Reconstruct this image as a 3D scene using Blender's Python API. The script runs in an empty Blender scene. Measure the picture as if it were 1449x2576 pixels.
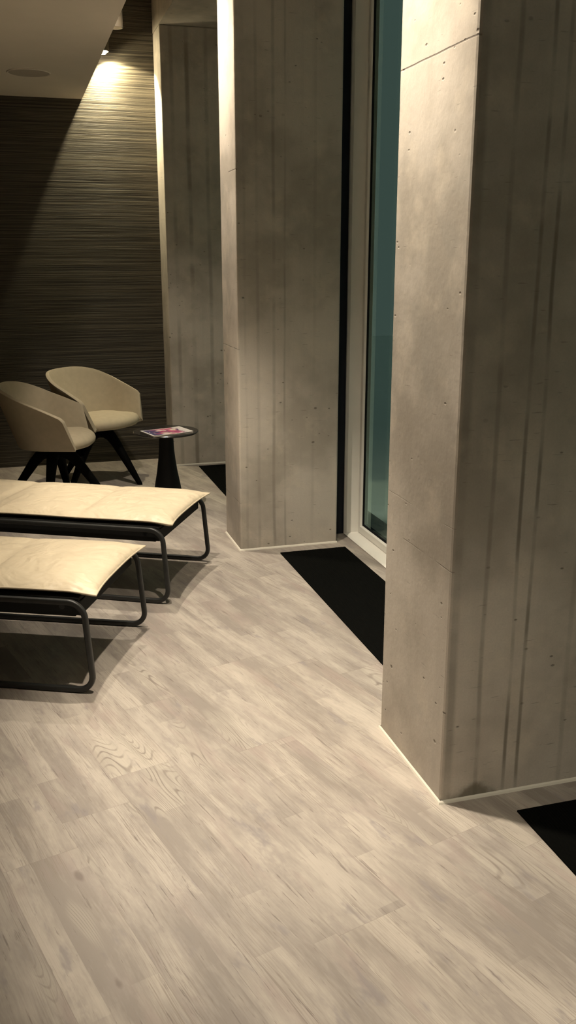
import bpy, bmesh, math, random
from mathutils import Vector, Matrix
C = bpy.context.scene.collection
PI = math.pi
random.seed(4)

# ------------------------------------------------------------------ helpers
def link(o, parent=None):
    C.objects.link(o)
    if parent: o.parent = parent
    return o

def mesh_obj(name, bm, mat, parent=None, smooth=None, bevel=0.0, subsurf=0):
    me = bpy.data.meshes.new(name)
    bmesh.ops.recalc_face_normals(bm, faces=bm.faces[:])
    bm.to_mesh(me); bm.free()
    if mat: me.materials.append(mat)
    o = bpy.data.objects.new(name, me)
    if smooth is not None:
        for p in me.polygons: p.use_smooth = True
        if smooth < 180:
            try: me.set_sharp_from_angle(angle=math.radians(smooth))
            except Exception: pass
    link(o, parent)
    if bevel:
        b = o.modifiers.new('bevel', 'BEVEL'); b.width = bevel; b.segments = 2
        b.limit_method = 'ANGLE'; b.angle_limit = math.radians(40)
    if subsurf:
        s = o.modifiers.new('sub', 'SUBSURF'); s.levels = subsurf; s.render_levels = subsurf
    return o

def empty(name, loc=(0, 0, 0), rz=0.0):
    o = bpy.data.objects.new(name, None); o.location = loc; o.rotation_euler = (0, 0, rz)
    o.empty_display_size = 0.1
    return link(o)

def tag(o, label, cat, group=None, kind=None):
    o['label'] = label; o['category'] = cat
    if group: o['group'] = group
    if kind: o['kind'] = kind
    return o

def add_box(bm, x0, x1, y0, y1, z0, z1):
    vs = [bm.verts.new(p) for p in ((x0,y0,z0),(x1,y0,z0),(x1,y1,z0),(x0,y1,z0),(x0,y0,z1),(x1,y0,z1),(x1,y1,z1),(x0,y1,z1))]
    for f in ((0,3,2,1),(4,5,6,7),(0,1,5,4),(1,2,6,5),(2,3,7,6),(3,0,4,7)): bm.faces.new([vs[i] for i in f])
    return vs

def box(name, x0, x1, y0, y1, z0, z1, mat, parent=None, bevel=0.0):
    bm = bmesh.new(); add_box(bm, x0, x1, y0, y1, z0, z1)
    return mesh_obj(name, bm, mat, parent, bevel=bevel)

def add_loft(bm, rings, closed=True, cap0=True, cap1=True):
    R = [[bm.verts.new(p) for p in r] for r in rings]
    n = len(R[0])
    for a, b in zip(R, R[1:]):
        for i in range(n if closed else n - 1):
            j = (i + 1) % n
            bm.faces.new((a[i], a[j], b[j], b[i]))
    if cap0: bm.faces.new(R[0][::-1])
    if cap1: bm.faces.new(R[-1])
    return R

def add_lathe(bm, prof, n=40, cx=0, cy=0):
    rings = [[(cx + r * math.cos(2*PI*i/n), cy + r * math.sin(2*PI*i/n), z) for i in range(n)] for r, z in prof]
    return add_loft(bm, rings)

def add_ring(bm, prof, n=40):
    """a lathed closed profile: open in the middle"""
    R = [[bm.verts.new((r * math.cos(2*PI*i/n), r * math.sin(2*PI*i/n), z)) for i in range(n)] for r, z in prof]
    for a in range(len(R)):
        A, B = R[a], R[(a + 1) % len(R)]
        for i in range(n): bm.faces.new((A[i], A[(i+1) % n], B[(i+1) % n], B[i]))

def fillet(pts, radii, closed=False, seg=8):
    """round the corners of a polyline"""
    out = []; n = len(pts)
    for i in range(n):
        p = Vector(pts[i]); r = radii[i]
        if r <= 0 or (not closed and i in (0, n - 1)): out.append(p); continue
        a = Vector(pts[(i-1) % n]) - p; b = Vector(pts[(i+1) % n]) - p
        ang = a.angle(b); a.normalize(); b.normalize()
        d = r / math.tan(ang / 2)
        c = p + (a + b).normalized() * (r / math.sin(ang / 2))
        s = p + a * d - c; e = p + b * d - c
        ax = s.cross(e).normalized(); tot = s.angle(e)
        for k in range(seg + 1): out.append(c + Matrix.Rotation(tot * k / seg, 3, ax) @ s)
    return out

def add_sweep(bm, path, prof, side, closed=False):
    """sweep a profile (list of (across, out)) along path; 'side' is a fixed across direction"""
    side = Vector(side); n = len(path); rings = []
    for i, p in enumerate(path):
        if closed: t = path[(i+1) % n] - path[(i-1) % n]
        else: t = path[min(i+1, n-1)] - path[max(i-1, 0)]
        t.normalize(); s = (side - t * side.dot(t)).normalized(); o = s.cross(t)
        rings.append([p + s * a + o * b for a, b in prof])
    if closed:
        R = [[bm.verts.new(q) for q in r] for r in rings]; m = len(prof)
        for i in range(n):
            a, b = R[i], R[(i+1) % n]
            for k in range(m): bm.faces.new((a[k], a[(k+1) % m], b[(k+1) % m], b[k]))
    else: add_loft(bm, rings)

def rrect(w, h, r, seg=4):
    out = []
    for cx, cy, a0 in ((w/2-r, h/2-r, 0), (-w/2+r, h/2-r, 90), (-w/2+r, -h/2+r, 180), (w/2-r, -h/2+r, 270)):
        for k in range(seg + 1):
            a = math.radians(a0 + 90*k/seg); out.append((cx + r*math.cos(a), cy + r*math.sin(a)))
    return out

def circ(r, n=12): return [(r*math.cos(2*PI*i/n), r*math.sin(2*PI*i/n)) for i in range(n)]

# ------------------------------------------------------------------ node helper
class NT:
    def __init__(s, name):
        s.m = bpy.data.materials.new(name); s.m.use_nodes = True
        s.t = s.m.node_tree; s.t.nodes.clear()
        s.out = s.t.nodes.new('ShaderNodeOutputMaterial')
    def n(s, typ, **kw):
        nd = s.t.nodes.new(typ)
        for k, v in kw.items(): setattr(nd, k, v)
        return nd
    def set(s, sock, v):
        if isinstance(v, bpy.types.NodeSocket): s.t.links.new(v, sock)
        elif v is not None:
            if hasattr(sock.default_value, '__len__') and not isinstance(v, (int, float)):
                v = tuple(v)
                if len(sock.default_value) == 4 and len(v) == 3: v = v + (1,)
            sock.default_value = v
    def math(s, op, a, b=None, c=None, clamp=False):
        nd = s.n('ShaderNodeMath', operation=op); nd.use_clamp = clamp
        s.set(nd.inputs[0], a)
        if b is not None: s.set(nd.inputs[1], b)
        if c is not None: s.set(nd.inputs[2], c)
        return nd.outputs[0]
    def mapr(s, v, a, b, c=0.0, d=1.0, smooth=False):
        nd = s.n('ShaderNodeMapRange')
        if smooth: nd.interpolation_type = 'SMOOTHSTEP'
        for i, q in enumerate((v, a, b, c, d)): s.set(nd.inputs[i], q)
        return nd.outputs[0]
    def xyz(s, x=0.0, y=0.0, z=0.0):
        nd = s.n('ShaderNodeCombineXYZ')
        for i, q in enumerate((x, y, z)): s.set(nd.inputs[i], q)
        return nd.outputs[0]
    def sep(s, v):
        nd = s.n('ShaderNodeSeparateXYZ'); s.set(nd.inputs[0], v); return nd.outputs
    def noise(s, vec, scale=1.0, detail=2.0, rough=0.5, dist=0.0):
        nd = s.n('ShaderNodeTexNoise'); s.set(nd.inputs['Vector'], vec)
        nd.inputs['Scale'].default_value = scale; nd.inputs['Detail'].default_value = detail
        nd.inputs['Roughness'].default_value = rough; nd.inputs['Distortion'].default_value = dist
        return nd.outputs['Fac']
    def voro(s, vec, scale=1.0, rnd=1.0):
        nd = s.n('ShaderNodeTexVoronoi'); s.set(nd.inputs['Vector'], vec)
        nd.inputs['Scale'].default_value = scale; nd.inputs['Randomness'].default_value = rnd
        return nd.outputs['Distance'], nd.outputs['Color']
    def white(s, vec):
        nd = s.n('ShaderNodeTexWhiteNoise', noise_dimensions='3D'); s.set(nd.inputs[0], vec)
        return nd.outputs[0]
    def mix(s, f, a, b, mode='MIX'):
        nd = s.n('ShaderNodeMix', data_type='RGBA', blend_type=mode)
        s.set(nd.inputs[0], f); s.set(nd.inputs[6], a); s.set(nd.inputs[7], b)
        return nd.outputs[2]
    def pos(s): return s.n('ShaderNodeNewGeometry').outputs['Position']
    def obj(s): return s.n('ShaderNodeTexCoord').outputs['Object']
    def gen(s): return s.n('ShaderNodeTexCoord').outputs['Generated']
    def bump(s, h, strength=0.3, dist=0.01):
        nd = s.n('ShaderNodeBump'); s.set(nd.inputs['Height'], h)
        nd.inputs['Strength'].default_value = strength; nd.inputs['Distance'].default_value = dist
        return nd.outputs[0]
    def bsdf(s, color, rough=0.6, normal=None, spec=0.5, metal=0.0, **kw):
        b = s.n('ShaderNodeBsdfPrincipled')
        s.set(b.inputs['Base Color'], color); s.set(b.inputs['Roughness'], rough)
        s.set(b.inputs['Specular IOR Level'], spec); s.set(b.inputs['Metallic'], metal)
        if normal is not None: s.set(b.inputs['Normal'], normal)
        for k, v in kw.items(): s.set(b.inputs[k], v)
        s.t.links.new(b.outputs[0], s.out.inputs[0])
        return s.m

# ------------------------------------------------------------------ materials
def floor_material():
    t = NT('pine_laminate')
    P = t.sep(t.pos())
    ca, sa = 0.2706, 0.9627
    u = t.math('SUBTRACT', t.math('MULTIPLY', P[0], ca), t.math('MULTIPLY', P[1], sa))   # along the planks
    v = t.math('ADD', t.math('MULTIPLY', P[0], sa), t.math('MULTIPLY', P[1], ca))        # across
    W, L = 0.198, 1.285
    rf = t.math('DIVIDE', t.math('SUBTRACT', v, 0.044), W)
    row = t.math('FLOOR', rf); vl = t.math('SUBTRACT', rf, row)
    off = t.white(t.xyz(row, 3.7, 1.1))
    uf = t.math('ADD', t.math('DIVIDE', u, L), t.math('MULTIPLY', off, 7.0))
    col = t.math('FLOOR', uf); ul = t.math('SUBTRACT', uf, col)
    pid = t.white(t.xyz(row, col, 5.0)); pid2 = t.white(t.xyz(col, row, 9.0))
    du = t.math('MULTIPLY', pid, 37.0); dv = t.math('MULTIPLY', pid2, 19.0)
    uu = t.math('ADD', u, du); vv = t.math('ADD', v, dv)
    # slow wander of the grain
    wob = t.math('MULTIPLY', t.math('SUBTRACT', t.noise(t.xyz(t.math('MULTIPLY', uu, 2.2), t.math('MULTIPLY', vv, 4.0), du), 1, 2), 0.5), 0.03)
    vw = t.math('ADD', vv, wob)
    def an(su, sv, detail=3, rough=0.55, z=0.0, dist=0.0):
        return t.noise(t.xyz(t.math('MULTIPLY', uu, su), t.math('MULTIPLY', vw, sv), z), 1, detail, rough, dist)
    fine = t.math('MULTIPLY', t.math('SUBTRACT', an(6, 150, 3, 0.6, 3.3), 0.5), 0.9)
    # lamella blocks printed inside each plank
    sf = t.math('MULTIPLY', vl, 3.0)
    lam = t.math('FLOOR', t.math('ADD', sf, t.math('MULTIPLY', wob, 14.0)))
    lu = t.math('ADD', t.math('DIVIDE', u, 0.43), t.math('MULTIPLY', t.white(t.xyz(row, lam, 17.0)), 9.0))
    lid = t.white(t.xyz(t.math('MULTIPLY_ADD', row, 3.0, lam), t.math('FLOOR', lu), 4.0))
    tone = t.math('ADD', an(1.9, 8.5, 5, 0.68, 2.0), t.math('MULTIPLY', fine, 0.16))
    tone2 = t.math('ADD', an(3.6, 9, 5, 0.68, 7.0), t.math('MULTIPLY', fine, 0.16))
    c = t.mix(t.mapr(t.math('ADD', tone, t.math('MULTIPLY', t.math('SUBTRACT', lid, 0.5), 0.15)), 0.375, 0.625, 0, 1), (0.278, 0.242, 0.211), (0.455, 0.404, 0.347))
    c = t.mix(t.math('MULTIPLY', t.mapr(tone2, 0.53, 0.66, 0, 1, True), 0.55), c, (0.268, 0.232, 0.208))
    # mauve and pinkish tints
    c = t.mix(t.math('MULTIPLY', t.mapr(an(2.4, 8, 3, 0.62, 13.0), 0.53, 0.68, 0, 1, True), 0.48), c, (0.330, 0.262, 0.234))
    c = t.mix(t.math('MULTIPLY', t.mapr(an(4.5, 13, 4, 0.62, 23.0), 0.59, 0.70, 0, 1, True), 0.60), c, (0.225, 0.200, 0.200))
    # fine grain, stronger in patches
    g = an(5, 280, 3, 0.70, 31.0)
    gm = t.mapr(an(1.6, 9, 2, 0.5, 37.0), 0.42, 0.62, 0.15, 0.72, True)
    c = t.mix(t.math('MULTIPLY', t.mapr(g, 0.50, 0.64), gm), c, (0.245, 0.205, 0.168))
    # short sharp dark streaks
    st = an(4.2, 95, 4, 0.68, 41.0)
    c = t.mix(t.math('MULTIPLY', t.mapr(st, 0.615, 0.675, 0, 1, True), 0.66), c, (0.150, 0.122, 0.106))
    st2 = an(11.0, 120, 3, 0.6, 43.0)
    c = t.mix(t.math('MULTIPLY', t.mapr(st2, 0.64, 0.71, 0, 1, True), 0.50), c, (0.16, 0.13, 0.115))
    # cathedral figure: contour lines of a stretched field, only in patches
    fld = t.math('ADD', an(1.5, 9.0, 1, 0.4, 53.0, 0.3), t.math('MULTIPLY', fine, 0.006))
    fr = t.math('FRACT', t.math('MULTIPLY', fld, 34.0))
    line = t.mapr(t.math('ABSOLUTE', t.math('SUBTRACT', fr, 0.5)), 0.03, 0.20, 1, 0, True)
    line = t.math('MULTIPLY', line, t.mapr(an(3, 20, 3, 0.6, 57.0), 0.35, 0.62, 0.15, 1.0))
    patch = t.mapr(an(1.7, 7, 2, 0.5, 61.0), 0.585, 0.65, 0, 1, True)
    figure = t.math('MULTIPLY', line, patch)
    c = t.mix(t.math('MULTIPLY', patch, 0.30), c, (0.50, 0.455, 0.38))
    c = t.mix(t.math('MULTIPLY', figure, 0.68), c, (0.16, 0.13, 0.112))
    # knots
    kd, kc = t.voro(t.xyz(t.math('MULTIPLY', uu, 2.6), t.math('MULTIPLY', vv, 6.0), 0.0), 1.0)
    ks = t.sep(kc)
    pick = t.math('GREATER_THAN', ks[0], 0.36)
    size = t.math('MULTIPLY_ADD', ks[1], 0.080, 0.035)
    kd = t.math('ADD', kd, t.math('MULTIPLY', t.math('SUBTRACT', t.noise(t.pos(), 38.0, 3), 0.5), 0.05))
    kn = t.math('MULTIPLY', t.mapr(t.math('DIVIDE', kd, size), 0.35, 1.0, 1, 0, True), pick)
    halo = t.math('MULTIPLY', t.mapr(t.math('DIVIDE', kd, size), 0.9, 3.6, 1, 0, True), pick)
    c = t.mix(t.math('MULTIPLY', halo, 0.28), c, (0.32, 0.275, 0.25))
    c = t.mix(t.math('MULTIPLY', kn, 0.66), c, (0.165, 0.13, 0.115))
    # each plank a little different
    c = t.mix(1.0, c, t.mix(pid2, (0.94, 0.94, 0.945), (1.05, 1.045, 1.035)), 'MULTIPLY')
    # seams
    e1 = t.math('MULTIPLY', t.math('MINIMUM', vl, t.math('SUBTRACT', 1.0, vl)), W)
    e2 = t.math('MULTIPLY', t.math('MINIMUM', ul, t.math('SUBTRACT', 1.0, ul)), L)
    e = t.math('MINIMUM', e1, e2)
    seam = t.math('MULTIPLY', t.mapr(e, 0.0003, 0.0013, 1, 0), t.mapr(an(1.7, 4, 2, 0.5, 71.0), 0.38, 0.60, 0.15, 1.0))
    c = t.mix(t.math('MULTIPLY', seam, 0.5), c, (0.16, 0.13, 0.105))
    return t.bsdf(c, 0.52, t.bump(g, 0.06, 0.0008), 0.35)

def concrete(name, streaks=(), axis=0, joints=(), tint=(1, 1, 1), seed=0.0, stain=1.0, pits=1.0, damp=None):
    """board-marked fair-faced concrete; streaks: (coordinate, width, strength) of vertical stains"""
    t = NT(name)
    pv = t.pos(); P = t.sep(pv)
    q = t.xyz(t.math('ADD', P[0], seed), t.math('ADD', P[1], seed * 1.7), P[2])
    def st(sx, sz, detail=3, rough=0.55, off=0.0):
        return t.noise(t.xyz(t.math('MULTIPLY', t.math('ADD', P[0], seed + off), sx), t.math('MULTIPLY', P[1], sx), t.math('MULTIPLY', P[2], sz)), 1, detail, rough)
    big = t.noise(q, 2.3, 4, 0.6)
    mid = t.noise(q, 7.0, 4, 0.6)
    vert = st(9, 0.8, 4, 0.62, 5.0)
    vert2 = st(34, 0.6, 3, 0.5, 9.0)
    base = Vector((0.560, 0.502, 0.430)); tt = Vector(tint)
    c1 = tuple(base[i] * tt[i] for i in range(3))
    c2 = tuple(base[i] * tt[i] * k for i, k in enumerate((0.70, 0.69, 0.67)))
    c3 = tuple(base[i] * tt[i] * k for i, k in enumerate((1.16, 1.14, 1.08)))
    c = t.mix(t.mapr(big, 0.35, 0.62, 0, 1, True), c2, c1)
    c = t.mix(t.math('MULTIPLY', t.mapr(mid, 0.5, 0.72, 0, 1, True), 0.45), c, c3)
    c = t.mix(t.math('MULTIPLY', t.mapr(vert, 0.50, 0.72, 0, 1, True), 0.24), c, tuple(base[i]*tt[i]*0.66 for i in range(3)))
    c = t.mix(t.math('MULTIPLY', t.mapr(vert2, 0.58, 0.72, 0, 1, True), 0.09), c, tuple(base[i]*tt[i]*0.55 for i in range(3)))
    c = t.mix(t.math('MULTIPLY', t.mapr(t.noise(q, 3.3, 3, 0.5, 1.0), 0.56, 0.70, 0, 1, True), 0.20), c, (0.30, 0.29, 0.255))
    c = t.mix(t.math('MULTIPLY', t.mapr(t.noise(q, 220, 2), 0.35, 0.7), 0.10), c, (0.20, 0.18, 0.15))
    height = t.math('MULTIPLY', t.noise(q, 60, 1), 0.4)
    N = t.sep(t.n('ShaderNodeNewGeometry').outputs['True Normal'])
    side = t.math('GREATER_THAN', t.math('ABSOLUTE', N[1]), 0.6); front = t.math('GREATER_THAN', t.math('ABSOLUTE', N[0]), 0.35)
    for k, (x, w, s) in enumerate(streaks):
        co = t.math('ADD', P[axis], t.math('MULTIPLY', t.math('SUBTRACT', t.noise(t.xyz(k * 3.1, seed, t.math('MULTIPLY', P[2], 1.1)), 1, 3), 0.5), 0.022))
        d = t.math('ABSOLUTE', t.math('SUBTRACT', co, x))
        m = t.mapr(d, w * 0.25, w, 1, 0, True)
        br = t.mapr(t.noise(t.xyz(k * 7.3 + seed, 1.0, t.math('MULTIPLY', P[2], 1.9)), 1, 4, 0.65), 0.36, 0.60, 0.12, 1, True)
        c = t.mix(t.math('MULTIPLY', t.math('MULTIPLY', t.math('MULTIPLY', m, br), side), s * stain * 0.62), c, (0.125, 0.105, 0.078))
    for k, (z, w, s) in enumerate(joints):
        zz = t.math('ADD', P[2], t.math('MULTIPLY', t.math('SUBTRACT', t.noise(q, 9.0, 2), 0.5), 0.006))
        m = t.mapr(t.math('ABSOLUTE', t.math('SUBTRACT', zz, z)), w * 0.3, w, 1, 0, True)
        br = t.mapr(t.noise(t.xyz(t.math('MULTIPLY', P[0], 5.0), t.math('MULTIPLY', P[1], 7.0), k * 3.0), 1, 2), 0.44, 0.56, 0.0, 1, True)
        m = t.math('MULTIPLY', t.math('MULTIPLY', m, br if s < 0.9 else 1.0), front)
        c = t.mix(t.math('MULTIPLY', m, min(s, 0.8)), c, (0.14, 0.115, 0.095))
        height = t.math('SUBTRACT', height, t.math('MULTIPLY', m, 0.4))
    if damp:
        dx = t.math('ABSOLUTE', t.math('DIVIDE', t.math('SUBTRACT', P[0], damp[0]), damp[1]))
        dz = t.math('DIVIDE', P[2], damp[2])
        r = t.math('ADD', t.math('ADD', dx, dz), t.math('MULTIPLY', t.math('SUBTRACT', t.noise(q, 16.0, 4, 0.6), 0.5), 1.3))
        c = t.mix(t.math('MULTIPLY', t.math('MULTIPLY', t.mapr(r, 0.55, 1.15, 1, 0, True), side), 0.72), c, (0.105, 0.090, 0.055))
    # blow holes, stretched a little sideways
    pitm = None
    for sc, zz, thr, rng in ((7.5, 1.5, 0.078, 0.30), (15.0, 1.9, 0.115, 0.45)):
        sv = t.xyz(t.math('ADD', P[0], seed), P[1], t.math('MULTIPLY', P[2], zz))
        d, col = t.voro(sv, sc)
        cs = t.sep(col)
        m = t.math('MULTIPLY', t.mapr(d, thr * 0.45, thr, 1, 0, True), t.math('GREATER_THAN', cs[0], rng))
        m = t.math('MULTIPLY', m, t.mapr(t.noise(q, 2.2, 2), 0.40, 0.56, 0.0, 1.0, True))
        pitm = m if pitm is None else t.math('MAXIMUM', pitm, m)
    c = t.mix(t.math('MULTIPLY', pitm, 0.78 * pits), c, (0.135, 0.112, 0.088))
    # thin horizontal scratches
    sc = t.noise(t.xyz(t.math('MULTIPLY', P[0], 16.0), t.math('MULTIPLY', P[1], 16.0), t.math('MULTIPLY', P[2], 170.0)), 1, 2)
    c = t.mix(t.math('MULTIPLY', t.mapr(sc, 0.69, 0.76, 0, 1), 0.42), c, (0.15, 0.125, 0.10))
    height = t.math('SUBTRACT', height, t.math('MULTIPLY', pitm, 1.5))
    return t.bsdf(c, 0.72, t.bump(height, 0.35, 0.004), 0.3)

def grasscloth():
    t = NT('woven_strand_wallpaper')
    P = t.sep(t.pos())
    wob = t.math('MULTIPLY', t.math('SUBTRACT', t.noise(t.xyz(t.math('MULTIPLY', P[0], 4.0), 0.0, t.math('MULTIPLY', P[2], 3.0)), 1, 2), 0.5), 0.005)
    z = t.math('ADD', P[2], wob)
    def s(sx, sz, off, d=3, r=0.6): return t.noise(t.xyz(t.math('MULTIPLY', P[0], sx), off, t.math('MULTIPLY', z, sz)), 1, d, r)
    a = s(0.7, 110, 0.0, 3, 0.68); b = s(1.1, 260, 4.0, 2, 0.6); f = s(0.5, 24, 8.0)
    c = t.mix(t.mapr(a, 0.38, 0.66, 0, 1, True), (0.020, 0.016, 0.0105), (0.092, 0.077, 0.053))
    c = t.mix(t.math('MULTIPLY', t.mapr(b, 0.52, 0.66, 0, 1, True), 0.40), c, (0.24, 0.21, 0.15))
    c = t.mix(t.math('MULTIPLY', t.mapr(f, 0.5, 0.66, 0, 1, True), 0.35), c, (0.05, 0.04, 0.027))
    h = t.math('ADD', t.math('MULTIPLY', a, 0.8), t.math('MULTIPLY', b, 0.5))
    return t.bsdf(c, 0.55, t.bump(h, 0.55, 0.010), 0.35)

def plain(name, col, rough=0.5, spec=0.5, metal=0.0, var=0.0, scale=20.0, bump=0.0, bdist=0.001, **kw):
    t = NT(name); o = t.obj()
    n = t.noise(o, scale, 3)
    c = t.mix(t.mapr(n, 0.3, 0.7), tuple(x * (1 - var) for x in col), tuple(min(1, x * (1 + var)) for x in col))
    nm = t.bump(t.noise(o, scale * 6, 3), bump, bdist) if bump else None
    return t.bsdf(c, rough, nm, spec, metal, **kw)

def leather(name, col):
    t = NT(name); o = t.obj()
    n = t.noise(o, 6.0, 3, 0.5)
    c = t.mix(t.mapr(n, 0.3, 0.7), tuple(x * 0.95 for x in col), tuple(x * 1.04 for x in col))
    d, _ = t.voro(o, 420.0)
    wr = t.noise(o, 9.0, 2, 0.45, 1.2)
    h = t.math('ADD', t.math('MULTIPLY', d, 0.02), t.math('ADD', wr, t.math('MULTIPLY', t.noise(o, 5.0, 2, 0.5, 2.2), 1.6)))
    return t.bsdf(c, 0.42, t.bump(h, 0.42, 0.018), 0.4)

def fabric(name, col):
    t = NT(name); o = t.obj()
    n = t.noise(o, 30.0, 3)
    c = t.mix(t.mapr(n, 0.3, 0.7), tuple(x * 0.95 for x in col), tuple(x * 1.04 for x in col))
    h = t.noise(o, 500.0, 2)
    return t.bsdf(c, 0.85, t.bump(h, 0.15, 0.001), 0.2)

def mat_rug():
    t = NT('black_entrance_mat'); P = t.sep(t.pos())
    rib = t.math('SINE', t.math('MULTIPLY', P[0], 700.0))
    n = t.noise(t.pos(), 350.0, 2)
    c = t.mix(n, (0.0022, 0.0024, 0.002), (0.005, 0.005, 0.0045))
    return t.bsdf(c, 0.9, t.bump(t.math('ADD', rib, n), 0.4, 0.002), 0.02)

def glass_mat():
    t = NT('solar_control_glass')
    gl = t.n('ShaderNodeBsdfGlossy'); t.set(gl.inputs['Color'], (0.52, 0.74, 0.70)); t.set(gl.inputs['Roughness'], 0.03)
    tr = t.n('ShaderNodeBsdfTransparent'); t.set(tr.inputs['Color'], (0.86, 0.93, 0.91))
    lw = t.n('ShaderNodeFresnel'); t.set(lw.inputs[0], 2.1)
    mx = t.n('ShaderNodeMixShader'); f = t.math('MULTIPLY', t.math('MULTIPLY_ADD', lw.outputs[0], 0.75, 0.22), t.math('SUBTRACT', 1.0, t.n('ShaderNodeNewGeometry').outputs['Backfacing']))
    t.set(mx.inputs[0], f); t.t.links.new(tr.outputs[0], mx.inputs[1]); t.t.links.new(gl.outputs[0], mx.inputs[2])
    t.t.links.new(mx.outputs[0], t.out.inputs[0])
    return t.m

def emis(name, col, s):
    t = NT(name); e = t.n('ShaderNodeEmission'); t.set(e.inputs[0], col); t.set(e.inputs[1], s)
    t.t.links.new(e.outputs[0], t.out.inputs[0]); return t.m

def cover_mat():
    """glossy picture cover: white border, violet to red to cream shapes, a dark blue corner"""
    t = NT('magazine_cover'); o = t.gen(); G = t.sep(o)
    n1 = t.noise(o, 3.2, 3, 0.5, 1.2); n2 = t.noise(t.xyz(t.math('ADD', G[0], 3.0), G[1], 2.0), 5.0, 2, 0.5, 0.8)
    c = t.mix(t.mapr(n1, 0.40, 0.52, 0, 1), (0.10, 0.06, 0.16), (0.62, 0.07, 0.20))
    c = t.mix(t.mapr(n2, 0.52, 0.60, 0, 1), c, (0.80, 0.62, 0.50))
    c = t.mix(t.mapr(t.math('ADD', G[0], t.math('MULTIPLY', n1, 0.5)), 0.40, 0.62, 1, 0), c, (0.09, 0.08, 0.17))
    c = t.mix(t.mapr(n2, 0.62, 0.68, 0, 1), c, (0.85, 0.80, 0.74))
    c = t.mix(t.mapr(t.math('ADD', t.math('MULTIPLY', n1, 0.6), G[0]), 1.05, 1.15, 0, 1), c, (0.80, 0.74, 0.70))
    ex = t.math('MINIMUM', G[0], t.math('SUBTRACT', 1.0, G[0])); ey = t.math('MINIMUM', G[1], t.math('SUBTRACT', 1.0, G[1]))
    b = t.math('MINIMUM', ex, ey)
    c = t.mix(t.math('LESS_THAN', b, 0.045), c, (0.80, 0.76, 0.71))
    return t.bsdf(c, 0.3, None, 0.5)

M = {}
M['floor'] = floor_material()
P1X = [(1.078, 0.020, .75), (1.168, 0.010, .75), (1.256, 0.0085, 1.25), (1.300, 0.0085, 1.25), (1.44, 0.012, .4)]
M['con1'] = concrete('fair_faced_concrete_a', P1X, 0, [(1.992, .0030, 1.0), (0.697, .0020, .55), (0.815, .0014, .3)], seed=0.0, damp=(1.165, 0.105, 0.060), stain=0.88)
M['con2'] = concrete('fair_faced_concrete_b', [(1.10, .010, .45), (1.164, .012, .6), (1.248, .012, .9), (1.305, .008, .8), (1.46, .012, .35)], 0, [(1.91, .003, .85), (1.06, .003, .4), (0.26, .003, .4)], seed=2.9, stain=0.62)
M['con3'] = concrete('fair_faced_concrete_c', [(1.13, .02, .6), (1.24, .022, .85), (1.37, .02, .6)], 0, [(2.4, .003, .5)], seed=5.3)
M['conL'] = concrete('fair_faced_concrete_d', [], 0, [], seed=8.1)
M['paper'] = grasscloth()
M['ceil'] = plain('ceiling_paint', (0.74, 0.665, 0.565), 0.9, 0.2, 0, 0.02, 5)
M['plaster'] = plain('wall_paint', (0.42, 0.37, 0.30), 0.9, 0.2, 0, 0.03, 4)
M['frame'] = plain('white_window_frame', (0.86, 0.83, 0.755), 0.45, 0.4, 0, 0.02, 8)
M['seal'] = plain('black_rubber_seal', (0.006, 0.006, 0.007), 0.7, 0.2)
M['darkpanel'] = plain('dark_blue_grey_panel', (0.010, 0.012, 0.018), 0.65, 0.25, 0, 0.1, 10)
M['sil'] = plain('cream_sealant', (0.72, 0.67, 0.57), 0.6, 0.3, 0, 0.03, 14)
M['glass'] = glass_mat()
M['rug'] = mat_rug()
M['leather'] = leather('cream_leather', (0.68, 0.575, 0.412))
M['piping'] = plain('cream_piping', (0.60, 0.50, 0.36), 0.5, 0.4, 0, 0.03, 30)
M['tube'] = plain('anthracite_powder_coat', (0.026, 0.0265, 0.025), 0.42, 0.45, 0, 0.1, 40, 0.05)
M['sling'] = plain('black_sling', (0.012, 0.012, 0.011), 0.8, 0.2, 0, 0.1, 200, 0.1)
M['shell'] = fabric('beige_upholstery', (0.46, 0.395, 0.29))
M['seat'] = fabric('cream_seat_upholstery', (0.50, 0.425, 0.305))
M['blackwood'] = plain('black_stained_wood', (0.003, 0.0028, 0.0025), 0.7, 0.06, 0, 0.2, 30)
M['tabletop'] = plain('black_lacquer_top', (0.020, 0.018, 0.016), 0.22, 0.5, 0, 0.05, 10)
M['pedestal'] = plain('black_matt_metal', (0.007, 0.007, 0.007), 0.6, 0.2, 0, 0.05, 10)
M['paperedge'] = plain('magazine_pages', (0.60, 0.56, 0.50), 0.7, 0.2, 0, 0.05, 60)
M['cover'] = cover_mat()
M['grille'] = plain('speaker_grille', (0.46, 0.405, 0.335), 0.8, 0.2, 0, 0.10, 300)
M['lampbody'] = plain('brown_grey_lamp_housing', (0.085, 0.068, 0.046), 0.6, 0.3, 0, 0.04, 20)
M['lampin'] = plain('cream_lamp_reflector', (0.75, 0.68, 0.52), 0.4, 0.5, 0, 0.02, 20)
M['lens'] = emis('lamp_lens', (1.0, 0.86, 0.60), 60.0)
M['lensdim'] = emis('lamp_lens_recessed', (1.0, 0.86, 0.60), 12.0)
M['ground'] = plain('pale_ground', (0.82, 0.84, 0.82), 0.9, 0.1, 0, 0.03, 3)  # pale so the ground looks as bright as the teal sky glow through the glass

# ------------------------------------------------------------------ room shell
SOF, EDGE, SLAB, YB = 2.56, 0.555, 3.45, 6.97
XF, XB, XG = 1.06, 1.60, 1.69          # pillar front plane, pillar back, window plane
def struct(o, label, cat): return tag(o, label, cat, kind='structure')

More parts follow.
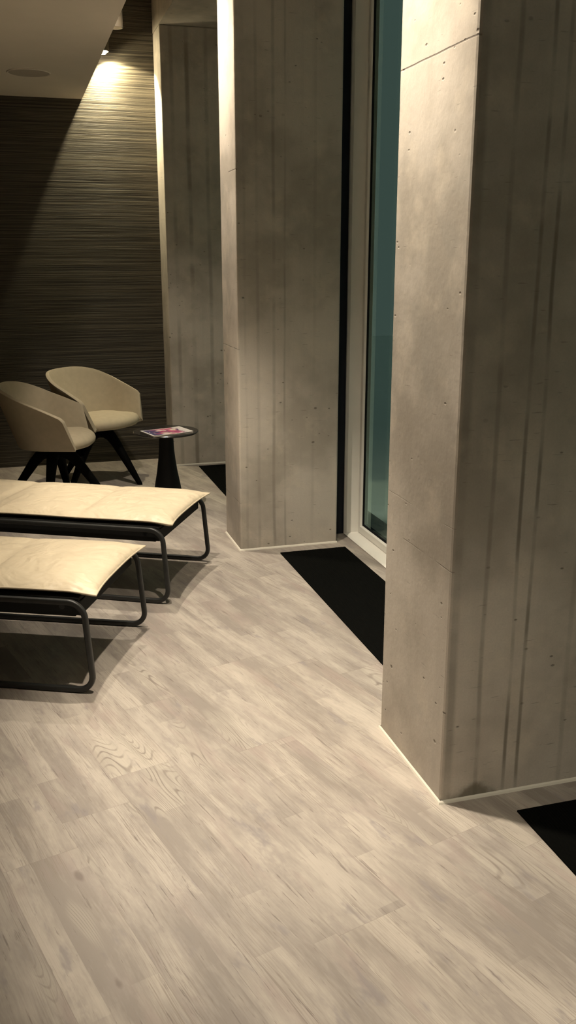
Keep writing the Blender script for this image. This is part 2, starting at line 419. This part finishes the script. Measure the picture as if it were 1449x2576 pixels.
struct(box('floor', -4.2, 2.0, -3.2, 7.15, -0.12, 0.0, M['floor']), 'pale knotty pine laminate plank floor running diagonally under the loungers', 'floor')
struct(box('ceiling', -4.2, EDGE, -3.2, YB, SOF, SLAB, M['ceil']), 'dropped beige ceiling panel above the armchairs and loungers', 'ceiling')
struct(box('ceiling_slab', -4.2, 2.0, -3.2, 7.15, SLAB, SLAB + 0.15, M['conL']), 'concrete slab above the lighting slot by the pillars', 'ceiling')
struct(box('wall_back', -4.2, XF + 0.35, YB, YB + 0.16, 0.0, SLAB, M['paper']), 'dark wall with horizontal strand wallpaper behind the armchairs', 'wall')
struct(box('wall_left', -4.36, -4.2, -3.2, 7.13, 0.0, SLAB, M['plaster']), 'plain beige wall on the side away from the windows', 'wall')
struct(box('wall_front', -4.2, 2.0, -3.36, -3.2, 0.0, SLAB, M['plaster']), 'plain beige wall facing the strand-papered wall', 'wall')

def pillar(y0, y1, mat, label):
    bm = bmesh.new(); add_box(bm, XF, XB, y0, y1, 0.0, 3.0)
    o = mesh_obj('concrete_pillar', bm, mat)
    b = o.modifiers.new('bevel', 'BEVEL'); b.width = 0.009; b.segments = 2; b.limit_method = 'ANGLE'
    return struct(o, label, 'pillar')
PIL = [(2.080, 2.537), (4.520, 4.868), (6.680, YB)]
pillar(*PIL[0], M['con1'], 'fair-faced concrete pillar with a pitted bright front and a joint line, nearest the camera')
pillar(*PIL[1], M['con2'], 'concrete pillar between the second and third black floor mats')
pillar(*PIL[2], M['con3'], 'concrete pillar in the corner against the strand-papered wall')
pillar(-0.33, 0.06, M['con1'], 'concrete pillar beside the camera, outside the photo')
box_l = box('wall_lintel', XF, XB, -3.2, YB, 3.0, SLAB, M['conL'])
struct(box_l, 'concrete lintel running over the pillars and window bays', 'wall')

# cream sealant strips where the pillars meet the floor
def sealant(i, y0, y1, label, back=True):
    bm = bmesh.new(); h, w = 0.009, 0.007
    def at(o):                                                # the pillar's outline pushed out by o
        p = [(XB, y0 - o), (XF - o, y0 - o), (XF - o, y1 + (o if back else 0))]
        return p + ([(XB, y1 + o)] if back else [])
    lay = [(0.0, 0.0), (w, 0.0), (w * 0.62, h * 0.62), (0.0, h)]
    paths = [[(x, y, z) for x, y in at(o)] for o, z in lay]
    add_loft(bm, [[paths[k][j] for k in range(4)] for j in range(len(paths[0]))])
    struct(mesh_obj('trim_%d' % i, bm, M['sil']), label, 'trim')
sealant(1, *PIL[0], 'cream sealant line round the foot of the nearest concrete pillar')
sealant(2, *PIL[1], 'cream sealant line round the foot of the middle concrete pillar')
sealant(3, *PIL[2], 'thin cream sealant line at the foot of the corner pillar', back=False)

# windows: white frame, stepped sash, black seal, tinted pane
def window(i, y0, y1, label):
    r = empty('window_%d' % i, (XG, (y0 + y1) / 2, 0))
    struct(r, label, 'window')
    hy = (y1 - y0) / 2; H = 2.98
    def ring(name, mat, lay, bev=0.0):
        """lay: list of (x, inset at sides and top, inset at bottom); a lofted rectangular ring profile"""
        bm = bmesh.new(); R = []
        for x, ins, bot in lay:
            R.append([(x, -hy + ins, bot), (x, hy - ins, bot), (x, hy - ins, H - ins), (x, -hy + ins, H - ins)])
        V = [[bm.verts.new(p) for p in q] for q in R]; n = len(V)
        for a in range(n):
            A, B = V[a], V[(a + 1) % n]
            for k in range(4): bm.faces.new((A[k], A[(k+1) % 4], B[(k+1) % 4], B[k]))
        return mesh_obj(name, bm, mat, r, bevel=bev)
    D = 0.105
    ring('window_frame', M['frame'], [(D, 0.0, 0.001), (0.0, 0.0, 0.001), (0.0, 0.018, 0.006), (0.008, 0.034, 0.012), (0.068, 0.070, 0.024), (0.068, 0.082, 0.03), (D, 0.082, 0.03)], 0.002)
    ring('sash', M['frame'], [(D, 0.072, 0.026), (0.062, 0.072, 0.026), (0.062, 0.100, 0.064), (0.072, 0.106, 0.070), (D, 0.106, 0.070)], 0.002)
    ring('seal', M['seal'], [(D - 0.005, 0.104, 0.068), (0.073, 0.104, 0.068), (0.077, 0.113, 0.078), (D - 0.005, 0.113, 0.078)])
    bm = bmesh.new(); add_box(bm, 0.080, 0.092, -hy + 0.109, hy - 0.109, 0.074, H - 0.109)
    mesh_obj('glass_pane', bm, M['glass'], r)
    return r
window(1, 0.02, 2.30, 'white framed window in the bay at the right edge behind the nearest pillar')
window(2, 2.43, 4.668, 'tall white framed window with teal reflecting glass between two concrete pillars')
window(3, 4.80, 6.90, 'white framed window in the bay before the strand-papered wall')
struct(box('trim_4', 1.60, 1.78, 4.672, 4.79, 0.0, 3.0, M['darkpanel']), 'dark vertical strip between the middle pillar and the white window frame', 'trim')
struct(box('trim_5', 1.60, 1.78, 2.305, 2.42, 0.0, 3.0, M['darkpanel']), 'dark vertical strip behind the nearest pillar', 'trim')
struct(box('trim_6', 1.60, 1.78, 6.905, 7.10, 0.0, 3.0, M['darkpanel']), 'dark vertical strip at the corner pillar', 'trim')
struct(box('wall_right', 1.60, 1.86, -3.2, 0.015, 0.0, SLAB, M['conL']), 'concrete wall beside the camera past the last window', 'wall')
struct(box('wall_header', 1.61, 1.86, 0.015, 7.13, 2.985, SLAB, M['conL']), 'concrete header above the windows', 'wall')
struct(box('ground_outside', 2.0, 14.0, -8.0, 18.0, -0.3, -0.05, M['ground']), 'ground outside the windows, coloured pale to match the teal sky glow', 'ground')

# ------------------------------------------------------------------ floor mats
def rug(y0, y1, x0, x1, label):
    o = box('floor_mat', x0, x1, y0, y1, 0.0, 0.006, M['rug'], bevel=0.002)
    tag(o, label, 'mat', 'black mats in the window bays')
rug(0.35, 1.982, 1.250, 1.605, 'black floor mat in front of the nearest pillar, cut by the right edge')
rug(2.60, 4.418, 1.249, 1.612, 'black floor mat in front of the white framed window between two pillars')
rug(4.98, 6.600, 1.236, 1.605, 'black floor mat at the corner pillar beside the round side table')

# ------------------------------------------------------------------ loungers
def make_lounger():
    r = empty('sun_lounger')
    HW = 0.306
    prof = rrect(0.024, 0.030, 0.007)
    for s in (-1, 1):
        bm = bmesh.new()
        yt, yb = s * (HW - 0.004), s * (HW + 0.004)
        pts = [(-1.72, yb, 0.0125), (0.012, yb, 0.0125), (-0.014, yt, 0.341), (-1.70, yt, 0.341)]
        path = fillet(pts, [0.06, 0.055, 0.062, 0.06], closed=True, seg=9)
        add_sweep(bm, path, rrect(0.019, 0.021, 0.006), (0, 1, 0), closed=True)
        mesh_obj('side_frame', bm, M['tube'], r, smooth=50)
    # sling deck with hanging edges between the rails
    bm = bmesh.new(); y = HW - 0.020
    add_box(bm, -1.16, -0.035, -y, y, 0.338, 0.352)
    add_box(bm, -1.16, -0.05, -y, -y + 0.012, 0.282, 0.340)
    add_box(bm, -1.16, -0.05, y - 0.012, y, 0.282, 0.340)
    vs = add_box(bm, -0.060, -0.030, -y, y, 0.286, 0.340)
    mesh_obj('sling_deck', bm, M['sling'], r, bevel=0.003)
    for x in (-0.10, -1.18):
        bm = bmesh.new()
        add_sweep(bm, [Vector((x, -y, 0.317)), Vector((x, y, 0.317))], circ(0.011), (0, 0, 1))
        mesh_obj('cross_bar', bm, M['tube'], r, smooth=50)
    # raised backrest beyond the flat part
    bm = bmesh.new()
    a = math.radians(32); dx, dz = -math.cos(a), math.sin(a)
    for s in (-1, 1):
        yy = s * (HW - 0.035)
        add_sweep(bm, [Vector((-1.20, yy, 0.352)), Vector((-1.20 + dx * 0.78, yy, 0.352 + dz * 0.78))], circ(0.012), (0, 1, 0))
    add_sweep(bm, [Vector((-1.20 + dx * 0.78, -HW + .035, 0.352 + dz * 0.78)), Vector((-1.20 + dx * 0.78, HW - .035, 0.352 + dz * 0.78))], circ(0.012), (0, 0, 1))
    mesh_obj('backrest_frame', bm, M['tube'], r, smooth=50)
    # leather pad in stitched panels; corners pulled out into points
    PL, NP, HY = 0.462, 5, 0.285
    seams = [0.030 - PL * 0.985 * k for k in range(NP)]      # panel borders seen from the foot end
    def bend(x, z):                                          # the last panels climb the backrest
        if x > -1.20: return x, z
        d = -1.20 - x; k = min(1, d / 0.10); aa = a * k
        return -1.20 - d * math.cos(aa) - (z - 0.365) * math.sin(aa), 0.365 + d * math.sin(aa) + (z - 0.365) * math.cos(aa)
    nx, ny = 22, 22
    rows = []
    for p in range(4):
        x0, x1 = seams[p], seams[p + 1]
        for i in range(nx if p < 3 else nx + 1):
            rows.append((p, i / nx, x0 + (x1 - x0) * i / nx))
    def edge_y(x, p, u):
        # side edges bow in a little between the seams; the free corners stand out
        e = HY - 0.006 * math.sin(PI * u)
        d = 0.030 - x
        return e + 0.004 * math.exp(-(d / 0.05) ** 2) 
    top, bot = [], []
    for p, u, x in rows:
        rt, rb = [], []
        for j in range(ny + 1):
            v = -1 + 2 * j / ny
            hy = edge_y(x, p, u)
            xx = x
            d = 0.030 - x
            if d < 0.2: xx = x - 0.020 * (1 - abs(v) ** 3.0) * (1 - d / 0.2) ** 2     # end edge bows in, corners point out
            cu = max(0.0, 1 - abs(2 * u - 1) ** 3.2); cv = max(0.0, 1 - abs(v) ** 3.6)
            fu = cu ** 0.55 if (p == 0 and u < 0.5) else (0.40 + 0.60 * cu ** 0.5)
            hgt = 0.030 * fu * cv ** 0.6
            wr = 0.0022 * math.sin(23 * v + 31 * x + 2.0 * math.sin(17 * x)) * cu * cv
            edge = 0.374
            if p == 0: edge -= 0.008 * max(0.0, 1 - d / 0.10)
            zt = edge + 0.003 + hgt + wr
            zb = edge - 0.003 - 0.013 * min(1.0, 4 * cv) * (1.0 if d > 0.02 else max(0.0, d / 0.02))
            rt.append(bend(xx, zt)[0:1] + (hy * v,) + bend(xx, zt)[1:2]); rb.append(bend(xx, zb)[0:1] + (hy * v,) + bend(xx, zb)[1:2])
        top.append(rt); bot.append(rb)
    bm = bmesh.new()
    T = [[bm.verts.new(q) for q in rr] for rr in top]; B = [[bm.verts.new(q) for q in rr] for rr in bot]
    for G in (T, B):
        for i in range(len(G) - 1):
            for j in range(ny): bm.faces.new((G[i][j], G[i][j+1], G[i+1][j+1], G[i+1][j]))
    for i in range(len(T) - 1):
        for j in (0, ny): bm.faces.new((T[i][j], T[i+1][j], B[i+1][j], B[i][j]))
    for i in (0, len(T) - 1):
        for j in range(ny): bm.faces.new((T[i][j], T[i][j+1], B[i][j+1], B[i][j]))
    pad = mesh_obj('mattress', bm, M['leather'], r, smooth=60)
    # piping round the edge
    bm = bmesh.new()
    loop = []
    mid = lambda a_, b_: (Vector(a_) + Vector(b_)) / 2
    for i in range(len(top)): loop.append(mid(top[i][0], bot[i][0]))
    for j in range(1, ny + 1): loop.append(mid(top[-1][j], bot[-1][j]))
    for i in range(len(top) - 2, -1, -1): loop.append(mid(top[i][ny], bot[i][ny]))
    for j in range(ny - 1, 0, -1): loop.append(mid(top[0][j], bot[0][j]))
    add_sweep(bm, loop, circ(0.0036, 8), (0, 0, 1), closed=True)
    mesh_obj('piping', bm, M['piping'], pad, smooth=60)
    return r

def copy_tree(o, parent=None):
    c = o.copy(); C.objects.link(c)
    if parent: c.parent = parent
    for ch in list(o.children): copy_tree(ch, c)
    return c

L1 = make_lounger()
L2 = copy_tree(L1)
for o, (x, y, rz), lab in ((L1, (0.2922, 3.3384, math.radians(-24.9)), 'cream leather lounger on black tube frame, lower in the photo, standing on open plank floor'),
                           (L2, (0.706, 4.129, math.radians(-28.2)), 'cream leather lounger on black tube frame, between the other lounger and the two armchairs')):
    o.location = (x, y, 0); o.rotation_euler = (0, 0, rz)
    tag(o, lab, 'lounger', 'cream leather loungers')

# ------------------------------------------------------------------ armchairs
def make_chair():
    r = empty('tub_armchair')
    def plan(s, xf, w, xc, a, b):
        """U outline: s in 0..1 from right front to left front; straight sides then an elliptic back"""
        side = xf - xc; arc = PI * (a + b) / 2; tot = 2 * side + arc; d = s * tot
        w0 = w
        if d < side: k = d / side; return (xf - d, -(w0 + (b - w0) * k))
        if d > side + arc: k = (d - side - arc) / side; return (xc + (d - side - arc), b + (w0 - b) * k)
        th = (d - side) / arc * PI
        return (xc - a * math.sin(th), -b * math.cos(th))
    N, Mv = 64, 14
    def zrim(x, s):
        e = min(s, 1 - s)
        k = min(1.0, max(0.0, -x / 0.44))
        z = 0.584 + 0.186 * (k ** 0.92)
        z -= 0.010 * max(0.0, 1 - e / 0.012)
        if k > 0.75: z -= 0.012 * ((k - 0.75) / 0.25) ** 2
        return z
    rings = []                     # from rim down, then in under the seat
    for i in range(N + 1):
        s = i / N
        tx, ty = plan(s, 0.0, 0.318, -0.19, 0.27, 0.305)
        bx, by = plan(s, 0.057, 0.262, -0.13, 0.205, 0.250)
        T = Vector((tx, ty, zrim(tx, s))); B = Vector((bx, by, 0.392))
        col = []
        for j in range(Mv + 1):
            v = j / Mv
            p = T.lerp(B, v)
            out = Vector((p.x + 0.13, p.y, 0)); out.normalize()
            p += out * 0.003 * math.sin(PI * v) * (0.3 if min(s, 1 - s) < 0.03 else 1.0)
            col.append(p)
        cen = Vector((-0.10, 0, 0.385))
        for k in (0.05, 0.12, 0.4, 0.7): col.append(Vector((B.x + (cen.x - B.x) * k, B.y + (cen.y - B.y) * k, 0.392 - 0.007 * min(1, k / 0.12))))
        rings.append(col)
    bm = bmesh.new()
    V = [[bm.verts.new(p) for p in c_] for c_ in rings]
    for i in range(N):
        for j in range(len(V[0]) - 1): bm.faces.new((V[i][j], V[i+1][j], V[i+1][j+1], V[i][j+1]))
    bm.normal_update()
    sh = mesh_obj('shell', bm, M['shell'], r, smooth=180)
    so = sh.modifiers.new('thick', 'SOLIDIFY'); so.thickness = 0.024; so.offset = -1.0; so.use_even_offset = False
    # make sure thickness grows inward
    me = sh.data; f = me.polygons[len(me.polygons) // 2]
    # outward test at the back of the shell
    c0 = f.center; 
    if (Vector((c0.x + 0.13, c0.y, 0))).dot(Vector((f.normal.x, f.normal.y, 0))) < 0: so.offset = 1.0
    bv = sh.modifiers.new('bevel', 'BEVEL'); bv.width = 0.008; bv.segments = 3; bv.limit_method = 'ANGLE'; bv.angle_limit = math.radians(50)
    # cushion
    def outline(k):
        pts = []
        xf, hw = 0.040, 0.236
        for i in range(25):                                   # front, bulging
            q = -1 + 2 * i / 24
            pts.append((xf + 0.085 * (1 - abs(q) ** 2.4), hw * q))
        for i in range(1, 8): pts.append((xf - (xf + 0.13) * i / 8, hw + 0.0 * i))
        for i in range(25):
            th = PI * i / 24
            pts.append((-0.13 - 0.185 * math.sin(th), hw * math.cos(th)))
        for i in range(1, 8): pts.append((-0.13 + (xf + 0.13) * i / 8, -hw))
        cx, cy = -0.10, 0.0
        out = []
        for x, y in pts:
            d = math.hypot(x - cx, y - cy); q = max(0.0, (d - k) / d)
            out.append((cx + (x - cx) * q, cy + (y - cy) * q))
        return out
    lay = [(0.040, 0.388), (0.012, 0.391), (0.0, 0.402), (-0.003, 0.420), (0.003, 0.436), (0.018, 0.450), (0.045, 0.460), (0.09, 0.468), (0.15, 0.473), (0.2, 0.475)]
    bm = bmesh.new()
    add_loft(bm, [[(x, y, z) for x, y in outline(k)] for k, z in lay])
    mesh_obj('seat_cushion', bm, M['seat'], r, smooth=180)
    # spider base
    cx = -0.12
    bm = bmesh.new()
    add_lathe(bm, [(0.03, 0.386), (0.075, 0.384), (0.078, 0.366), (0.05, 0.355), (0.04, 0.315), (0.02, 0.308)], 28, cx, 0)
    mesh_obj('swivel_hub', bm, M['blackwood'], r, smooth=40)
    for q in range(4):
        an = q * PI / 2
        d = Vector((math.cos(an), math.sin(an), 0)); sd = Vector((-d.y, d.x, 0)); o = Vector((cx, 0, 0))
        pts = [(0.012, 0.340, .030, .030), (0.055, 0.338, .029, .030), (0.095, 0.318, .027, .028), (0.135, 0.275, .025, .025), (0.20, 0.185, .021, .021), (0.27, 0.085, .017, .017), (0.325, 0.006, .013, .013), (0.329, 0.0, .012, .012)]
        rings = []
        for i, (rad, z, hw, hh) in enumerate(pts):
            a_ = pts[max(0, i-1)]; b_ = pts[min(len(pts)-1, i+1)]
            tx, tz = b_[0]-a_[0], b_[1]-a_[1]; l = math.hypot(tx, tz); tx /= l; tz /= l
            if i == len(pts) - 1: tx, tz = 0, -1
            nrm = d * (-tz) + Vector((0, 0, tx))
            P0 = o + d * rad + Vector((0, 0, z))
            if i == len(pts) - 1: nrm = d
            ring = []
            for k in range(12):
                t_ = 2 * PI * k / 12; cc, ss = math.cos(t_), math.sin(t_)
                e = 0.75
                p = P0 + sd * hw * 1.25 * math.copysign(abs(cc) ** e, cc) + nrm * hh * 1.25 * math.copysign(abs(ss) ** e, ss)
                p.z = max(p.z, 0.0)
                ring.append(p)
            rings.append(ring)
        bm = bmesh.new(); add_loft(bm, rings)
        mesh_obj('leg', bm, M['blackwood'], r, smooth=50)
    return r
A1 = make_chair(); A2 = copy_tree(A1)
for o, (x, y, rz), lab in ((A1, (0.294, 5.743, -14.0), 'beige tub armchair cut by the left edge, its outer side turned to the loungers'),
                           (A2, (0.591, 6.301, -44.2), 'beige tub armchair beside the round side table, its open seat in view')):
    o.location = (x, y, 0); o.rotation_euler = (0, 0, math.radians(rz))
    tag(o, lab, 'armchair', 'beige tub armchairs')

# ------------------------------------------------------------------ side table and magazine
TX, TY, TZ = 0.838, 5.545, 0.478
t = empty('side_table', (TX, TY, 0)); tag(t, 'small round black side table on a flared pedestal, holding a magazine', 'table')
bm = bmesh.new(); add_lathe(bm, [(0.05, TZ - 0.016), (0.188, TZ - 0.014), (0.198, TZ - 0.008), (0.200, TZ - 0.003), (0.197, TZ), (0.1, TZ), (0.02, TZ)], 64)
mesh_obj('table_top', bm, M['tabletop'], t, smooth=40)
bm = bmesh.new(); add_lathe(bm, [(0.150, 0.0), (0.150, 0.006), (0.140, 0.010), (0.115, 0.016), (0.100, 0.035), (0.088, 0.085), (0.077, 0.15), (0.064, 0.22), (0.054, 0.29), (0.047, 0.36), (0.0445, 0.43), (0.046, TZ - 0.02), (0.06, TZ - 0.015)], 48)
mesh_obj('pedestal', bm, M['pedestal'], t, smooth=40)

MZ = TZ + 0.009
ang = math.radians(16.0)
mg = empty('magazine', (0.832, 5.476, TZ), ang)
tag(mg, 'white bordered magazine with red and violet picture cover lying on the round table', 'magazine')
ML, MW = 0.262, 0.198
bm = bmesh.new(); add_box(bm, -ML/2, ML/2, -MW/2, MW/2, 0.0005, 0.0085)
mesh_obj('pages', bm, M['paperedge'], mg, bevel=0.001)
bm = bmesh.new()
nx = 12; T = []
for i in range(nx + 1):
    x = -ML/2 - 0.001 + (ML + 0.002) * i / nx; k = max(0, (i - 8) / 4)
    T.append([bm.verts.new((x, y, 0.0088 + dz + 0.004 * k * k)) for dz in (0.0, 0.0005) for y in (-MW/2 - .001, MW/2 + .001)])
for i in range(nx):
    a, b = T[i], T[i+1]
    bm.faces.new((a[0], a[1], b[1], b[0])); bm.faces.new((a[2], b[2], b[3], a[3]))
    bm.faces.new((a[0], b[0], b[2], a[2])); bm.faces.new((a[1], a[3], b[3], b[1]))
bm.faces.new((T[0][0], T[0][2], T[0][3], T[0][1])); bm.faces.new((T[-1][0], T[-1][1], T[-1][3], T[-1][2]))
cv = mesh_obj('cover', bm, M['cover'], mg); cv['label'] = 'red, violet and cream picture cover'

# ------------------------------------------------------------------ ceiling speaker
sp = empty('ceiling_speaker', (0.186, 6.10, SOF)); tag(sp, 'round flush loudspeaker grille in the dropped ceiling above the armchairs', 'speaker')
bm = bmesh.new(); add_ring(bm, [(0.118, 0.0), (0.128, 0.0), (0.128, -0.003), (0.124, -0.006), (0.118, -0.004)], 56)
mesh_obj('rim', bm, M['ceil'], sp, smooth=40)
bm = bmesh.new(); add_lathe(bm, [(0.119, -0.0005), (0.119, -0.003), (0.06, -0.004), (0.01, -0.004)], 56)
mesh_obj('grille', bm, M['grille'], sp, smooth=40)

# ------------------------------------------------------------------ spotlights in the slot between ceiling and pillars
LIGHT = (1.0, 0.885, 0.72)
def spotlight(x, y, z, label, deep=True, unlit=False):
    """a tube lamp hung on a stem from the slab; z is its open rim"""
    r = empty('spotlight', (x, y, z)); tag(r, label, 'spotlight', 'spotlights in the ceiling slot')
    R, H = 0.042, 0.12
    bm = bmesh.new()
    add_ring(bm, [(R - 0.003, 0.0), (R, 0.0), (R, H - 0.01), (R - 0.008, H), (0.006, H), (0.006, H - 0.006), (R - 0.003, H - 0.014)], 36)
    mesh_obj('housing', bm, M['lampbody'], r, smooth=40)
    dep = 0.045 if deep else 0.004
    bm = bmesh.new()
    n = 36
    rings = [[(q * math.cos(2*PI*i/n), q * math.sin(2*PI*i/n), zz) for i in range(n)] for q, zz in ((R - 0.003, 0.0), (R - 0.006, 0.004), (R - 0.010, dep + 0.004))]
    add_loft(bm, rings, cap0=False, cap1=False)
    mesh_obj('reflector', bm, M['lampin'], r, smooth=40)
    bm = bmesh.new()
    if deep: add_lathe(bm, [(0.005, dep), (R - 0.010, dep), (R - 0.010, dep + 0.004), (0.005, dep + 0.004)], 30)
    else: add_lathe(bm, [(0.004, -0.018), (0.014, -0.0165), (0.022, -0.012), (0.028, -0.005), (R - 0.010, 0.002), (R - 0.010, 0.006), (0.004, 0.006)], 30)
    mesh_obj('lens', bm, M['lampin'] if unlit else M['lens'], r, smooth=50)
    bm = bmesh.new(); add_lathe(bm, [(0.008, H - 0.002), (0.008, SLAB - z - 0.012), (0.035, SLAB - z - 0.010), (0.035, SLAB - z)], 18)
    mesh_obj('stem', bm, M['lampbody'], r, smooth=40)
    return r

def spot(x, y, z, power, tilt=(0, 0), size=130, blend=0.7, rad=0.03, color=LIGHT, name='spot_light'):
    l = bpy.data.lights.new(name, 'SPOT'); l.energy = power; l.color = color
    l.spot_size = math.radians(size); l.spot_blend = blend; l.shadow_soft_size = rad
    o = bpy.data.objects.new(name, l); o.location = (x, y, z)
    o.rotation_euler = (math.radians(tilt[0]), math.radians(tilt[1]), 0)
    return link(o)

SL = [(0.702, 6.868, 2.848, 'small bright spotlight at the ceiling edge washing the strand-papered wall', False),
      (0.605, 5.250, 2.645, 'tube spotlight with pale curved rim showing past the dropped ceiling edge at the top', True),
      (0.690, 4.80, 3.06, 'tube spotlight above the middle pillar, above the photo', True),
      (0.670, 2.45, 3.06, 'tube spotlight above the nearest pillar, above the photo', True),
      (0.690, 0.05, 3.06, 'tube spotlight above the camera, outside the photo', True)]
for x, y, z, lab, deep in SL: spotlight(x, y, z, lab, deep, unlit=(y == 5.250))
spot(0.702, 6.868, 2.822, 78, tilt=(20, -24), color=(1.0, 0.88, 0.58), size=104, blend=0.10, rad=0.022)
spot(0.702, 6.868, 2.822, 10, tilt=(0, -55), color=(1.0, 0.88, 0.58), size=150, blend=0.5)
for x, y, pw, pn in ((0.690, 4.80, 104, 92), (0.670, 2.45, 88, 225), (0.690, 0.05, 100, 250)):
    spot(x, y, 3.05, pw, size=(98 if y < 1 else 112), blend=0.7)                         # spill
    spot(x, y, 3.05, pn, tilt=(0, -5), size=60, blend=1.0)            # beam

# recessed downlights in the dropped ceiling, just above the photo
def downlight(x, y, label):
    r = empty('recessed_downlight', (x, y, SOF)); tag(r, label, 'downlight', 'recessed ceiling downlights')
    bm = bmesh.new(); add_ring(bm, [(0.036, 0.0), (0.050, 0.0), (0.050, -0.003), (0.046, -0.005), (0.036, -0.004)], 32)
    mesh_obj('rim', bm, M['lampbody'], r, smooth=40)
    bm = bmesh.new(); add_lathe(bm, [(0.005, -0.001), (0.036, -0.001), (0.036, -0.002), (0.005, -0.002)], 28)
    mesh_obj('lens', bm, M['lensdim'], r)
for x, y, pw, lab in ((0.42, 3.55, 142, 'recessed downlight in the ceiling over the two loungers'), (0.42, 0.95, 20, 'recessed downlight in the ceiling over the open floor')):
    downlight(x, y, lab)
    spot(x, y, SOF - 0.015, pw, size=84, blend=0.45, rad=0.028, name='downlight_lamp')

# ------------------------------------------------------------------ low teal glow added outside so the window glass isn't black
w = bpy.data.worlds.new('dusk_glow'); bpy.context.scene.world = w; w.use_nodes = True
w.node_tree.nodes['Background'].inputs[0].default_value = (0.070, 0.099, 0.086, 1)
w.node_tree.nodes['Background'].inputs[1].default_value = 1.0

# ------------------------------------------------------------------ camera
F, PITCH, YAW = 2300.0, math.radians(15.5), math.radians(16.3)
cd = bpy.data.cameras.new('camera'); cam = bpy.data.objects.new('camera', cd); link(cam)
cam.location = (0, 0, 1.5); cam.rotation_euler = (PI/2 - PITCH, 0, -YAW)
cd.sensor_fit = 'VERTICAL'; cd.sensor_height = 36.0; cd.sensor_width = 36.0 * 1449 / 2576
cd.lens = F * 36.0 / 2576; cd.clip_start = 0.02
S = bpy.context.scene; S.camera = cam
S.view_settings.view_transform = 'Standard'; S.view_settings.look = 'None'
S.view_settings.exposure = 0.22; S.view_settings.gamma = 1.0; S.view_settings.use_curve_mapping = False
try:
    S.cycles.sample_clamp_indirect = 6.0; S.cycles.max_bounces = 4; S.cycles.diffuse_bounces = 3; S.cycles.glossy_bounces = 3
    S.cycles.use_adaptive_sampling = True; S.cycles.adaptive_threshold = 0.12; S.cycles.adaptive_min_samples = 12
except Exception: pass
